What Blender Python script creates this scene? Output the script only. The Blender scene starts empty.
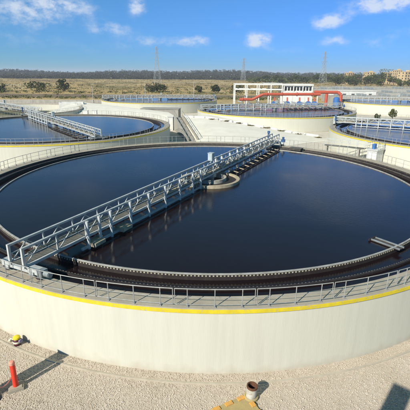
import bpy, math, random
import numpy as np
from mathutils import Matrix, Vector
R = math.radians
rnd = random.Random(7)
rng = np.random.default_rng(11)
S = bpy.context.scene
COL = S.collection

# ------------------------------------------------------------------ camera
cam_d = bpy.data.cameras.new('camera')
cam_d.sensor_width = 36.0
cam_d.lens = 36.0 * 393.1 / 410.0
cam_d.clip_start = 0.1
cam_d.clip_end = 20000
cam = bpy.data.objects.new('camera', cam_d)
COL.objects.link(cam)
cam.matrix_world = (Matrix.Translation((-0.47, -37.536, 10.0)) @ Matrix.Rotation(math.pi / 2 - 0.32394, 4, 'X')
                    @ Matrix.Rotation(0.00685, 4, 'Z'))
S.camera = cam

# ------------------------------------------------------------------ sun, sky, exposure
SUN_EL = R(33.0)
SUN_XY = Vector((-0.64, -0.77)).normalized()          # towards the sun, on the ground
sd = bpy.data.lights.new('sun', 'SUN')
sd.energy = 4.6
sd.angle = R(0.53)
sd.color = (1.0, 0.945, 0.84)
sun = bpy.data.objects.new('sun', sd)
COL.objects.link(sun)
to_sun = Vector((SUN_XY.x * math.cos(SUN_EL), SUN_XY.y * math.cos(SUN_EL), math.sin(SUN_EL)))
sun.rotation_euler = to_sun.to_track_quat('Z', 'Y').to_euler()

W = bpy.data.worlds.new('World')
S.world = W
W.use_nodes = True
wt = W.node_tree
for n_ in list(wt.nodes):
    wt.nodes.remove(n_)


def wn(t, **k):
    n = wt.nodes.new(t)
    for a, b in k.items():
        setattr(n, a, b)
    return n


def wmath(op, a, b=None, c=None):
    n = wn('ShaderNodeMath', operation=op)
    for i, v in enumerate((a, b, c)):
        if v is None:
            continue
        if isinstance(v, (int, float)):
            n.inputs[i].default_value = v
        else:
            wt.links.new(v, n.inputs[i])
    return n.outputs[0]


sky = wn('ShaderNodeTexSky')
sky.sky_type = 'NISHITA'
sky.sun_disc = False
sky.sun_elevation = SUN_EL
sky.sun_rotation = math.atan2(SUN_XY.x, SUN_XY.y)
sky.altitude = 60
sky.air_density = 1.0
sky.dust_density = 0.0
sky.ozone_density = 2.0
sp_ = wn('ShaderNodeSeparateColor')                   # the deep clean azure of this sky: a grade per channel
wt.links.new(sky.outputs[0], sp_.inputs[0])
hs = wn('ShaderNodeCombineColor')
for ch, (mul, gam) in enumerate(((0.34, 0.60), (0.93, 0.60), (0.47, 1.3))):
    wt.links.new(wmath('MULTIPLY', wmath('POWER', sp_.outputs[ch], gam), mul), hs.inputs[ch])
tc = wn('ShaderNodeTexCoord')
sx = wn('ShaderNodeSeparateXYZ')
wt.links.new(tc.outputs['Generated'], sx.inputs[0])
AZ = wmath('ARCTAN2', sx.outputs[0], sx.outputs[1])
EL = wmath('ARCSINE', sx.outputs[2])
cv = wn('ShaderNodeCombineXYZ')
wt.links.new(wmath('MULTIPLY', AZ, 32.0), cv.inputs[0])
wt.links.new(wmath('MULTIPLY', EL, 50.0), cv.inputs[1])
no = wn('ShaderNodeTexNoise')
no.inputs['Scale'].default_value = 1.0
no.inputs['Detail'].default_value = 7.0
no.inputs['Roughness'].default_value = 0.62
wt.links.new(cv.outputs[0], no.inputs['Vector'])
no2 = wn('ShaderNodeTexNoise')                        # scattered cloud for the rest of the sky
no2.inputs['Scale'].default_value = 0.13
no2.inputs['Detail'].default_value = 4.0
wt.links.new(cv.outputs[0], no2.inputs['Vector'])
# (azimuth px, elevation px, half width px, half height px, weight): the clouds over the horizon
CL = [(20, 10, 46, 13, .72), (64, 4, 26, 6, .55), (137, 6, 8, 8, 1.0), (112, 28, 26, 5, .40), (200, 41, 13, 6, .62),
      (260, 38, 13, 6, .80), (254, 43, 9, 5, .62), (323, 25, 12, 5, .8), (336, 18, 13, 5, .75), (386, 3, 27, 7, 1.25),
      (335, 41, 12, 5, .70), (150, 40, 22, 6, .38), (374, 45, 16, 6, .40), (75, 46, 40, 6, .22), (20, 40, 36, 7, .18),
      (285, 50, 30, 5, .30), (178, 42, 16, 5, .40), (240, 24, 12, 4, .28), (395, 33, 20, 6, .34),
      (372, -62, 46, 20, .95), (318, -48, 30, 12, .60), (60, -70, 40, 14, .5)]
tot = wmath('MULTIPLY', wmath('SMOOTHSTEP' if False else 'SUBTRACT', no2.outputs[0], 0.56), 2.2)
tot = wmath('MAXIMUM', tot, 0.0)
for (px, py, hw, hh, wg) in CL:
    dv = (cam.matrix_world.to_3x3() @ Vector(((px - 205) / 393.1, (205 - py) / 393.1, -1))).normalized()
    a0 = math.atan2(dv.x, dv.y)
    e0 = math.asin(dv.z)
    da = wmath('DIVIDE', wmath('SUBTRACT', AZ, a0), hw / 393.0)
    de = wmath('DIVIDE', wmath('SUBTRACT', EL, e0), hh / 402.0)
    q = wmath('ADD', wmath('MULTIPLY', da, da), wmath('MULTIPLY', de, de))
    g = wmath('MULTIPLY', wmath('EXPONENT', wmath('MULTIPLY', q, -0.9)), wg)
    tot = wmath('ADD', tot, g)
dens = wmath('MULTIPLY', tot, wmath('MULTIPLY_ADD', no.outputs[0], 2.6, -0.55))
mr = wn('ShaderNodeMapRange', interpolation_type='SMOOTHSTEP')
mr.inputs['From Min'].default_value = 0.12
mr.inputs['From Max'].default_value = 0.95
mr.inputs['To Max'].default_value = 0.80
wt.links.new(dens, mr.inputs['Value'])
mx = wn('ShaderNodeMix', data_type='RGBA')
wt.links.new(mr.outputs[0], mx.inputs['Factor'])
wt.links.new(hs.outputs[0], mx.inputs['A'])
mx.inputs['B'].default_value = (5.6, 6.1, 6.9, 1)
bg = wn('ShaderNodeBackground')
bg.inputs['Strength'].default_value = 0.095
wt.links.new(mx.outputs['Result'], bg.inputs['Color'])
wo = wn('ShaderNodeOutputWorld')
wt.links.new(bg.outputs[0], wo.inputs[0])

W.cycles.sampling_method = 'MANUAL'
W.cycles.sample_map_resolution = 256
S.cycles.volume_bounces = 0
S.cycles.max_bounces = 6
S.cycles.diffuse_bounces = 3
S.cycles.glossy_bounces = 3
S.cycles.transparent_max_bounces = 4
S.cycles.caustics_reflective = False
S.cycles.caustics_refractive = False
S.view_settings.view_transform = 'Standard'
S.view_settings.look = 'None'
S.view_settings.gamma = 1.0
S.view_settings.exposure = 0.5
S.view_settings.use_curve_mapping = False


# ------------------------------------------------------------------ materials
def mat(name, base, rough=0.7, metal=0.0, var=None, scale=1.0, stretch=(1, 1, 1), bump=0.0, bscale=None,
        island=None, detail=6.0, spots=None, spec=0.5, lo=0.35, hi=0.68, transl=0.0, coord='Object'):
    """base colour, a second colour mixed in by noise, optional fine spots and bump, optional tint per piece"""
    m = bpy.data.materials.new(name)
    m.use_nodes = True
    t = m.node_tree
    b = t.nodes['Principled BSDF']
    b.inputs['Roughness'].default_value = rough
    b.inputs['Metallic'].default_value = metal
    b.inputs['Specular IOR Level'].default_value = spec
    b.inputs['Base Color'].default_value = (*base, 1)
    L = t.links.new
    c = t.nodes.new('ShaderNodeTexCoord')
    mp = t.nodes.new('ShaderNodeMapping')
    mp.inputs['Scale'].default_value = stretch
    if coord == 'World':
        ge = t.nodes.new('ShaderNodeNewGeometry')
        L(ge.outputs['Position'], mp.inputs[0])
    else:
        L(c.outputs['Object'], mp.inputs[0])
    out = None

    def mixc(fac, a, bcol):
        x = t.nodes.new('ShaderNodeMix')
        x.data_type = 'RGBA'
        L(fac, x.inputs['Factor'])
        if isinstance(a, tuple):
            x.inputs['A'].default_value = (*a, 1)
        else:
            L(a, x.inputs['A'])
        x.inputs['B'].default_value = (*bcol, 1)
        return x.outputs['Result']

    def noise(sc, det, lo_, hi_, rough_=.6):
        n = t.nodes.new('ShaderNodeTexNoise')
        n.inputs['Scale'].default_value = sc
        n.inputs['Detail'].default_value = det
        n.inputs['Roughness'].default_value = rough_
        L(mp.outputs[0], n.inputs['Vector'])
        r = t.nodes.new('ShaderNodeMapRange')
        r.inputs['From Min'].default_value = lo_
        r.inputs['From Max'].default_value = hi_
        L(n.outputs[0], r.inputs['Value'])
        return n.outputs[0], r.outputs[0]
    cur = base
    if island:
        ge2 = t.nodes.new('ShaderNodeNewGeometry')
        r = t.nodes.new('ShaderNodeValToRGB')
        els = r.color_ramp.elements
        cols = [base] + list(island)
        for i, cc in enumerate(cols):
            p = i / (len(cols) - 1)
            e = els[0] if i == 0 else (els[1] if i == len(cols) - 1 else els.new(p))
            e.position = p
            e.color = (*cc, 1)
        L(ge2.outputs['Random Per Island'], r.inputs[0])
        cur = r.outputs[0]
    if var:
        _, f = noise(scale, detail, lo, hi)
        cur = mixc(f, cur, var)
    if spots:
        col, sc, a, bb = spots
        _, f = noise(sc, 3.0, a, bb)
        cur = mixc(f, cur, col)
    if not isinstance(cur, tuple):
        L(cur, b.inputs['Base Color'])
    if bump:
        nn, _ = noise(bscale or scale * 6, 5.0, 0, 1)
        bu = t.nodes.new('ShaderNodeBump')
        bu.inputs['Strength'].default_value = bump
        bu.inputs['Distance'].default_value = 0.05
        L(nn, bu.inputs['Height'])
        L(bu.outputs[0], b.inputs['Normal'])
    if transl:
        b.inputs['Alpha'].default_value = 1 - transl
    return m


M = {}
M['wall'] = mat('cream_painted_concrete', (.535, .53, .435), .85, var=(.505, .50, .41), scale=1.0, stretch=(3, 3, .2), bump=.12, lo=.40, hi=.75,
                bscale=9, spots=((.47, .455, .37), .45, .56, .85))
# dust splashed up the foot of the wall, in an uneven band
_t = M['wall'].node_tree
_b = _t.nodes['Principled BSDF']
_src = _b.inputs['Base Color'].links[0].from_socket
_tc = _t.nodes.new('ShaderNodeTexCoord')
_sx = _t.nodes.new('ShaderNodeSeparateXYZ')
_t.links.new(_tc.outputs['Object'], _sx.inputs[0])
_n = _t.nodes.new('ShaderNodeTexNoise')
_n.inputs['Scale'].default_value = 1.7
_n.inputs['Detail'].default_value = 6
_t.links.new(_tc.outputs['Object'], _n.inputs['Vector'])
_h = _t.nodes.new('ShaderNodeMath')
_h.operation = 'MULTIPLY_ADD'
_t.links.new(_n.outputs[0], _h.inputs[0])
_h.inputs[1].default_value = -1.1
_t.links.new(_sx.outputs[2], _h.inputs[2])
_r = _t.nodes.new('ShaderNodeMapRange')
_r.inputs['From Min'].default_value = -3.62
_r.inputs['From Max'].default_value = -4.15
_r.inputs['To Max'].default_value = .55
_t.links.new(_h.outputs[0], _r.inputs['Value'])
_m = _t.nodes.new('ShaderNodeMix')
_m.data_type = 'RGBA'
_m.inputs['B'].default_value = (.40, .34, .25, 1)
_t.links.new(_r.outputs[0], _m.inputs['Factor'])
_t.links.new(_src, _m.inputs['A'])
_t.links.new(_m.outputs['Result'], _b.inputs['Base Color'])
M['yellow'] = mat('yellow_paint', (.66, .53, .015), .6, var=(.54, .42, .02), scale=2.2, spots=((.40, .36, .20), 6, .58, .70))
M['lip'] = mat('white_paint', (.74, .73, .66), .7, var=(.60, .58, .50), scale=3)
M['walk'] = mat('walkway_concrete', (.40, .36, .275), .9, var=(.31, .275, .21), scale=1.1, bump=.2, bscale=14,
                spots=((.26, .23, .18), 3.0, .62, .75))
M['stain'] = mat('stained_concrete', (.045, .040, .034), .8, var=(.11, .095, .075), scale=1.2, stretch=(3, 3, .5), lo=.45, hi=.75)
M['trough'] = mat('brown_stained_trough', (.020, .015, .014), .7, var=(.050, .038, .030), scale=1.6, stretch=(3, 3, 1), lo=.5, hi=.8)
M['weir'] = mat('weir_edge', (.40, .40, .37), .6, var=(.26, .25, .21), scale=2.0)
M['tooth'] = mat('weir_tooth', (.46, .45, .34), .6, var=(.28, .25, .17), scale=2.6)
M['galv'] = mat('galvanised_steel', (.52, .55, .53), .5, .12, var=(.38, .40, .385), scale=1.8, bump=.05,
                spots=((.34, .26, .17), 2.6, .66, .74))
M['rail'] = mat('weathered_rail', (.36, .37, .35), .6, .2, var=(.25, .25, .23), scale=3, spots=((.25, .18, .11), 4, .62, .72))
M['tube'] = mat('bright_galvanised_tube', (.62, .655, .64), .45, .12, var=(.46, .49, .48), scale=2)
M['dulltooth'] = mat('stained_weir_tooth', (.36, .34, .26), .7, var=(.20, .18, .13), scale=2.6)
M['galvd'] = mat('dull_galvanised_steel', (.30, .34, .35), .55, .35, var=(.20, .22, .22), scale=2.0)
M['grate'] = mat('walkway_grating', (.15, .15, .125), .7, .2, var=(.09, .09, .075), scale=3)
M['tan'] = mat('tan_frp', (.46, .40, .28), .7, var=(.30, .25, .16), scale=2)
M['drum'] = mat('pale_drum_concrete', (.44, .43, .36), .8, var=(.25, .23, .18), scale=2.5)
M['cabinet'] = mat('pale_blue_cabinet', (.40, .48, .49), .5, var=(.32, .39, .40), scale=2)
M['blue'] = mat('blue_motor_paint', (.03, .085, .20), .45, var=(.04, .11, .23), scale=3)
M['blue2'] = mat('bright_blue_paint', (.04, .16, .40), .45, var=(.05, .12, .32), scale=2)
M['rubber'] = mat('dark_rubber', (.03, .03, .03), .8)
M['red'] = mat('red_paint', (.78, .050, .020), .5, var=(.64, .04, .018), scale=4, spots=((.55, .20, .14), 9, .66, .78))
M['pink'] = mat('faded_pink', (.70, .32, .25), .8)
M['pinkcap'] = mat('faded_pink_cap', (.72, .30, .22), .8)
M['pipe'] = mat('red_pipe_paint', (.44, .095, .05), .55, var=(.40, .07, .035), scale=1.5)
M['white'] = mat('white_structure', (.66, .66, .61), .7, var=(.52, .52, .48), scale=.6)
M['conc'] = mat('grey_concrete', (.36, .34, .29), .9, var=(.27, .26, .22), scale=.7, stretch=(1, 1, .5), bump=.15, bscale=8)
M['slope'] = mat('pale_slope_paving', (.74, .71, .61), .9, var=(.64, .61, .51), scale=.35, bump=.3, bscale=9, coord='World')
M['yard'] = mat('pale_yard_paving', (.60, .555, .46), .9, var=(.48, .44, .36), scale=.22, bump=.2, bscale=7, coord='World', spots=((.40, .36, .29), 1.3, .58, .72))
M['kerb'] = mat('kerb_concrete', (.47, .42, .33), .9, var=(.38, .335, .26), scale=2)
M['gravel'] = mat('gravel_bed', (.45, .385, .295), .95, var=(.55, .48, .385), scale=9, bump=.4, bscale=22, lo=.38, hi=.62,
                  spots=((.30, .245, .175), 12, .56, .70), coord='World')
M['pebble'] = mat('pebble', (.54, .45, .35), .9, spec=.2, island=[(.44, .35, .25), (.58, .50, .41), (.50, .41, .31), (.33, .26, .185), (.55, .46, .36), (.60, .53, .45)], var=(.36, .30, .21), scale=.55, lo=.46, hi=.80, coord='World')
M['pad'] = mat('tan_slab', (.44, .33, .13), .9, var=(.33, .27, .14), scale=2.5, bump=.2, bscale=14)
M['orange'] = mat('orange_paint', (.70, .34, .05), .85, var=(.46, .30, .12), scale=9, lo=.42, hi=.62)
M['rust'] = mat('rusty_bore', (.15, .06, .025), .9, var=(.08, .035, .02), scale=6)
M['stub'] = mat('grey_white_pipe', (.50, .50, .44), .7, var=(.33, .30, .23), scale=4, spots=((.26, .17, .10), 5, .60, .72))
M['maroon'] = mat('maroon_iron', (.10, .018, .03), .5, var=(.06, .012, .02), scale=5)
M['purple'] = mat('lilac_plastic', (.20, .18, .30), .6, var=(.13, .12, .19), scale=9)
M['cream'] = mat('cream_hose', (.62, .60, .46), .6)
M['sludge'] = mat('drained_tank_floor', (.17, .14, .07), .95, var=(.10, .11, .045), scale=.25, bump=.3, bscale=3)
M['bark'] = mat('bark', (.12, .085, .055), .9)
M['glass'] = mat('window_glass', (.03, .035, .04), .15)
M['tanbld'] = mat('tan_render', (.56, .43, .24), .9, var=(.47, .36, .20), scale=.15)
M['pylon'] = mat('pylon_steel', (.34, .36, .36), .7, .1)
M['leaf1'] = mat('olive_leaf', (.055, .075, .022), .7, island=[(.10, .12, .035), (.035, .052, .018), (.13, .13, .045)], spec=0.0)
M['leaf2'] = mat('dark_leaf', (.032, .050, .018), .7, island=[(.060, .075, .026), (.024, .036, .015), (.085, .09, .035)], spec=0.0)
M['leaf3'] = mat('far_leaf', (.036, .042, .026), .8, island=[(.065, .060, .035), (.024, .030, .020), (.080, .070, .040)], spec=0.0)
M['scrub'] = mat('dry_scrub', (.20, .15, .06), .9, island=[(.12, .11, .04), (.28, .22, .11), (.16, .12, .05), (.07, .075, .03)], spec=0.0)


def water_mat():
    m = bpy.data.materials.new('tank_water')
    m.use_nodes = True
    t = m.node_tree
    b = t.nodes['Principled BSDF']
    b.inputs['Base Color'].default_value = (.010, .0055, .0065, 1)
    b.inputs['Roughness'].default_value = .03
    b.inputs['IOR'].default_value = 1.333
    g = t.nodes.new('ShaderNodeNewGeometry')
    mp = t.nodes.new('ShaderNodeMapping')
    mp.inputs['Scale'].default_value = (1, 1, 1)
    t.links.new(g.outputs['Position'], mp.inputs[0])
    n = t.nodes.new('ShaderNodeTexNoise')
    n.inputs['Scale'].default_value = 4.6
    n.inputs['Detail'].default_value = 6
    n.inputs['Roughness'].default_value = .65
    t.links.new(mp.outputs[0], n.inputs['Vector'])
    n2 = t.nodes.new('ShaderNodeTexNoise')              # calm and ruffled patches
    n2.inputs['Scale'].default_value = .12
    n2.inputs['Detail'].default_value = 3
    t.links.new(mp.outputs[0], n2.inputs['Vector'])
    r = t.nodes.new('ShaderNodeMapRange')
    r.inputs['From Min'].default_value = .40
    r.inputs['From Max'].default_value = .66
    r.inputs['To Min'].default_value = .12
    r.inputs['To Max'].default_value = .42
    t.links.new(n2.outputs[0], r.inputs['Value'])
    bu = t.nodes.new('ShaderNodeBump')
    bu.inputs['Distance'].default_value = .03
    t.links.new(r.outputs[0], bu.inputs['Strength'])
    t.links.new(n.outputs[0], bu.inputs['Height'])
    t.links.new(bu.outputs[0], b.inputs['Normal'])
    return m


M['water'] = water_mat()


def field_mat():
    m = bpy.data.materials.new('dry_field')
    m.use_nodes = True
    t = m.node_tree
    b = t.nodes['Principled BSDF']
    b.inputs['Roughness'].default_value = .95
    b.inputs['Specular IOR Level'].default_value = .1
    g = t.nodes.new('ShaderNodeNewGeometry')

    def noise(scale, st, det, lo, hi):
        mp = t.nodes.new('ShaderNodeMapping')
        mp.inputs['Scale'].default_value = st
        t.links.new(g.outputs['Position'], mp.inputs[0])
        n = t.nodes.new('ShaderNodeTexNoise')
        n.inputs['Scale'].default_value = scale
        n.inputs['Detail'].default_value = det
        t.links.new(mp.outputs[0], n.inputs['Vector'])
        r = t.nodes.new('ShaderNodeMapRange')
        r.inputs['From Min'].default_value = lo
        r.inputs['From Max'].default_value = hi
        t.links.new(n.outputs[0], r.inputs['Value'])
        return r.outputs[0]
    cur = (.43, .31, .135, 1)
    for col, a in (((.53, .40, .205), (.012, (1, .45, 1), 5, .48, .62)), ((.22, .18, .080), (.02, (.7, .35, 1), 6, .50, .62)),
                   ((.25, .165, .085), (.008, (.6, .5, 1), 4, .54, .64)), ((.28, .21, .10), (.35, (1, 1, 1), 4, .5, .7))):
        x = t.nodes.new('ShaderNodeMix')
        x.data_type = 'RGBA'
        t.links.new(noise(*a), x.inputs['Factor'])
        if isinstance(cur, tuple):
            x.inputs['A'].default_value = cur
        else:
            t.links.new(cur, x.inputs['A'])
        x.inputs['B'].default_value = (*col, 1)
        cur = x.outputs['Result']
    t.links.new(cur, b.inputs['Base Color'])
    return m


M['field'] = field_mat()
M['hill'] = mat('scrub_hillside', (.040, .042, .024), .95, var=(.075, .065, .038), scale=.03, coord='World', spec=.1, spots=((.030, .034, .020), .05, .5, .6))
M['track'] = mat('bare_earth', (.20, .14, .08), .95, var=(.14, .105, .058), scale=.06, coord='World')
M['sand'] = mat('pale_sand', (.50, .42, .27), .95, var=(.42, .34, .20), scale=.05, coord='World')


# ------------------------------------------------------------------ mesh helpers
class MB:
    def __init__(s):
        s.v = []
        s.f = []

    def add(s, vs, fs):
        o = len(s.v)
        s.v += [tuple(x) for x in vs]
        s.f += [tuple(i + o for i in f) for f in fs]
        return s

    def box(s, c, d, rz=0.0):
        hx, hy, hz = d[0] / 2, d[1] / 2, d[2] / 2
        ca, sa = math.cos(rz), math.sin(rz)
        vs = []
        for z in (-hz, hz):
            for x, y in ((-hx, -hy), (hx, -hy), (hx, hy), (-hx, hy)):
                vs.append((c[0] + x * ca - y * sa, c[1] + x * sa + y * ca, c[2] + z))
        return s.add(vs, [(3, 2, 1, 0), (4, 5, 6, 7), (0, 1, 5, 4), (1, 2, 6, 5), (2, 3, 7, 6), (3, 0, 4, 7)])

    def bar(s, p, q, w, h=None, n=4):
        """bar of rectangular (n=4) or round section from p to q"""
        h = h or w
        p, q = Vector(p), Vector(q)
        d = (q - p).normalized()
        up = Vector((0, 0, 1)) if abs(d.z) < .95 else Vector((0, 1, 0))
        a = d.cross(up).normalized()
        b = a.cross(d).normalized()
        vs = []
        for e in (p, q):
            for k in range(n):
                if n == 4:
                    ca, sa = ((-1, -1), (1, -1), (1, 1), (-1, 1))[k]
                else:
                    an = 2 * math.pi * k / n
                    ca, sa = math.cos(an), math.sin(an)
                vs.append(e + a * (ca * w / 2) + b * (sa * h / 2))
        fs = [tuple(range(n - 1, -1, -1)), tuple(range(n, 2 * n))]
        fs += [(k, (k + 1) % n, n + (k + 1) % n, n + k) for k in range(n)]
        return s.add(vs, fs)

    def tube(s, p, q, r, n=8):
        return s.bar(p, q, 2 * r, 2 * r, n)

    def path(s, pts, r, n=6):
        for a, b in zip(pts[:-1], pts[1:]):
            s.tube(a, b, r, n)
        return s

    def lathe(s, prof, seg=48, a0=0.0, a1=2 * math.pi, c=(0, 0, 0), closed=True):
        full = abs(a1 - a0 - 2 * math.pi) < 1e-6
        na = seg if full else seg + 1
        m = len(prof)
        vs = []
        for i in range(na):
            a = a0 + (a1 - a0) * i / seg
            ca, sa = math.cos(a), math.sin(a)
            for r, z in prof:
                vs.append((c[0] + r * ca, c[1] + r * sa, c[2] + z))
        fs = []
        for i in range(seg):
            j = (i + 1) % na
            for k in range(m if closed else m - 1):
                l = (k + 1) % m
                fs.append((i * m + k, j * m + k, j * m + l, i * m + l))
        if not full and closed:
            fs.append(tuple(range(m)))
            fs.append(tuple((na - 1) * m + k for k in range(m - 1, -1, -1)))
        return s.add(vs, fs)

    def mesh(s, name, material, smooth=False):
        me = bpy.data.meshes.new(name)
        me.from_pydata(s.v, [], s.f)
        me.update()
        me.materials.append(M[material])
        if smooth:
            me.shade_smooth()
        return me

    def build(s, name, material, parent=None, smooth=False, loc=None, rz=0.0):
        return obj(name, s.mesh(name, material, smooth), parent, loc, rz)


def obj(name, me, parent=None, loc=None, rz=0.0):
    o = bpy.data.objects.new(name, me)
    COL.objects.link(o)
    if parent is not None:
        o.parent = parent
    if loc is not None:
        o.location = loc
    o.rotation_euler = (0, 0, rz)
    return o


def tag(o, label=None, cat=None, group=None, kind=None):
    for k, v in (('label', label), ('category', cat), ('group', group), ('kind', kind)):
        if v:
            o[k] = v
    return o


def thing(name, label, cat, loc=(0, 0, 0), rz=0.0, group=None):
    o = obj(name, None, None, loc, rz)
    return tag(o, label, cat, group)


def copy_tree(o, parent=None):
    c = o.copy()
    COL.objects.link(c)
    c.parent = parent
    for ch in o.children:
        copy_tree(ch, c)
    return c


def smooth_angle(me):
    me.shade_smooth()
    me.set_sharp_from_angle(angle=R(35))
    return me


# ------------------------------------------------------------------ ground
GZ = -3.5
g = MB()
for (x0, x1, y0, y1) in ((-7000, 7000, -3000, 9000),):
    g.add([(x0, y0, GZ - .05), (x1, y0, GZ - .05), (x1, y1, GZ - .05), (x0, y1, GZ - .05)], [(0, 1, 2, 3)])
tag(g.build('ground', 'field'), 'dry yellow grassland stretching to the wooded horizon', 'ground', kind='structure')
g = MB()
g.add([(-130, -60, GZ), (170, -60, GZ), (170, 152, GZ), (-150, 148, GZ)], [(0, 1, 2, 3)])
tag(g.build('gravel_yard', 'gravel'), 'pale gravel yard around the round tanks', 'gravel', kind='structure')
g = MB()
g.add([(-110, 8, GZ + .006), (150, 8, GZ + .006), (150, 149, GZ + .006), (-125, 145, GZ + .006)], [(0, 1, 2, 3)])
tag(g.build('paved_yard', 'yard'), 'pale paved yard between the far tanks', 'pavement', kind='structure')
g = MB()
g.add([(-420, 186, GZ - .03), (-60, 192, GZ - .03), (60, 205, GZ - .03), (60, 222, GZ - .03), (-60, 226, GZ - .03), (-420, 232, GZ - .03)],
      [(0, 1, 4, 5), (1, 2, 3, 4)])
tag(g.build('dirt_track', 'track'), 'brown bare earth track behind the tanks', 'track', kind='structure')
g = MB()
for (x0, x1, y0, y1) in ((-420, -150, 395, 425), (-80, 40, 560, 590)):
    g.add([(x0, y0, GZ - .03), (x1, y0 + 12, GZ - .03), (x1 - 14, y1, GZ - .03), (x0, y1 + 8, GZ - .03)], [(0, 1, 2, 3)])
tag(g.build('sand_path', 'sand'), 'pale sandy strip crossing the dry field', 'path', kind='structure')

# far hill under the wood
hv = []
NX, NY = 90, 14
for j in range(NY):
    for i in range(NX):
        x = -1500 + 3200 * i / (NX - 1)
        y = 820 + 1500 * (j / (NY - 1))
        t = min(1, j / 6.0)
        h = (15 + 4 * math.sin(x * .006 + 1) + 3 * math.sin(x * .017)) * (1 - max(0, min(1, (x + 50) / 900)) * .55)
        hv.append((x, y + 30 * math.sin(x * .01), GZ - .5 + h * t * t * (3 - 2 * t) - 9 * max(0, (j - 6) / 7)))
hf = [(j * NX + i, j * NX + i + 1, (j + 1) * NX + i + 1, (j + 1) * NX + i) for j in range(NY - 1) for i in range(NX - 1)]
tag(MB().add(hv, hf).build('hill', 'hill', smooth=True), 'low dark scrub hill on the horizon', 'hill', kind='structure')

# kerb round the main tank
k = MB().lathe([(23.02, GZ - .05), (23.11, GZ - .05), (23.11, GZ + .035), (23.02, GZ + .035)], 220)
tag(k.build('kerb', 'kerb'), 'thin concrete kerb ring in the gravel round the big tank', 'kerb', kind='structure')


# loose gravel stones near the camera
def PADIN(x, y):
    a = math.atan2(-.48, -.87)
    lx = (x - 1.42) * math.cos(a) + (y + 23.72) * math.sin(a)
    ly = -(x - 1.42) * math.sin(a) + (y + 23.72) * math.cos(a)
    return (lx > -.02) & (lx < 2.52) & (ly > -.02) & (ly < 2.22)


def pebbles():
    pts = []
    n = 170000
    x = rng.uniform(-17, 17, n)
    y = rng.uniform(-29, -14, n)
    r = np.hypot(x, y)
    keep = (r > 22.47) & ~((r > 22.95) & (r < 23.17)) & ~PADIN(x, y) & (y < -14.5)
    x, y = x[keep], y[keep]
    n = len(x)
    s = rng.uniform(.012, .036, n) * rng.choice([.65, .85, 1.2], n, p=[.5, .4, .1])
    base = np.array([(1, 0, 0), (.31, .95, 0), (-.81, .59, 0), (-.81, -.59, 0), (.31, -.95, 0), (0, 0, .55), (0, 0, -.3)])
    a = rng.uniform(0, 2 * math.pi, n)
    jit = rng.uniform(.7, 1.3, (n, 7, 3))
    v = base[None] * jit * s[:, None, None]
    v[:, :, 0] *= rng.uniform(.8, 1.4, n)[:, None]
    ca, sa = np.cos(a)[:, None], np.sin(a)[:, None]
    vx = v[:, :, 0] * ca - v[:, :, 1] * sa + x[:, None]
    vy = v[:, :, 0] * sa + v[:, :, 1] * ca + y[:, None]
    vz = v[:, :, 2] + GZ + .008
    V = np.stack([vx, vy, vz], 2).reshape(-1, 3)
    fb = np.array([(i, (i + 1) % 5, 5) for i in range(5)] + [((i + 1) % 5, i, 6) for i in range(5)])
    F = (fb[None] + (np.arange(n) * 7)[:, None, None]).reshape(-1, 3)
    return tri_mesh('gravel', V, F, 'pebble')


def tri_mesh(name, V, F, material):
    k_ = F.shape[1]
    me = bpy.data.meshes.new(name)
    me.vertices.add(len(V))
    me.vertices.foreach_set('co', V.astype(np.float32).ravel())
    me.loops.add(F.size)
    me.loops.foreach_set('vertex_index', F.astype(np.int32).ravel())
    me.polygons.add(len(F))
    me.polygons.foreach_set('loop_start', (np.arange(len(F)) * k_).astype(np.int32))
    me.update(calc_edges=True)
    me.materials.append(M[material])
    return me


tag(obj('gravel', pebbles()), 'loose pale pebbles covering the ground before the big tank', 'gravel', kind='stuff')

# ------------------------------------------------------------------ round clarifier tanks
SEG = 208
m_wall = smooth_angle(MB().lathe([(22.42, GZ - .1), (22.42, -.17), (21.42, -.17), (21.42, GZ - .1)], SEG).mesh('wall', 'wall'))
m_cop = smooth_angle(MB().lathe([(22.40, -.17), (22.40, .018), (22.46, .02), (22.46, .05), (22.45, .06), (21.40, .06), (21.40, -.17)], SEG).mesh('walkway', 'walk'))
m_yel = smooth_angle(MB().lathe([(22.48, -.17), (22.48, .008), (22.47, .016), (22.402, .016), (22.402, -.17)], SEG).mesh('yellow_band', 'yellow'))
m_lip = smooth_angle(MB().lathe([(22.45, -.198), (22.462, -.172), (22.40, -.172), (22.40, -.198)], SEG).mesh('drip_lip', 'lip'))
m_lin = smooth_angle(MB().lathe([(21.40, -1.0), (21.397, .02), (21.375, .02), (21.375, -1.0)], SEG).mesh('inner_face', 'stain'))
m_tro = smooth_angle(MB().lathe([(19.10, -1.1), (19.10, -.04), (19.20, -.04), (19.20, -.90), (20.50, -.90), (20.50, -.04), (20.62, -.04),
                                 (20.62, -1.1)], SEG).mesh('launder_trough', 'trough'))
m_rim = smooth_angle(MB().lathe([(19.075, -.10), (19.075, .02), (19.185, .02), (19.185, -.036), (19.10, -.036)], SEG).mesh('weir_rim', 'weir'))
m_orim = smooth_angle(MB().lathe([(20.49, -.036), (20.49, .0), (20.64, .0), (20.64, -.036)], SEG).mesh('outer_weir_rim', 'trough'))


def teeth(r, n, w, z0, z1, name, matn, th=.02):
    b = MB()
    for i in range(n):
        a = 2 * math.pi * i / n
        b.box((r * math.cos(a), r * math.sin(a), (z0 + z1) / 2), (th, w, z1 - z0), a)
    return b.mesh(name, matn)


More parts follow.
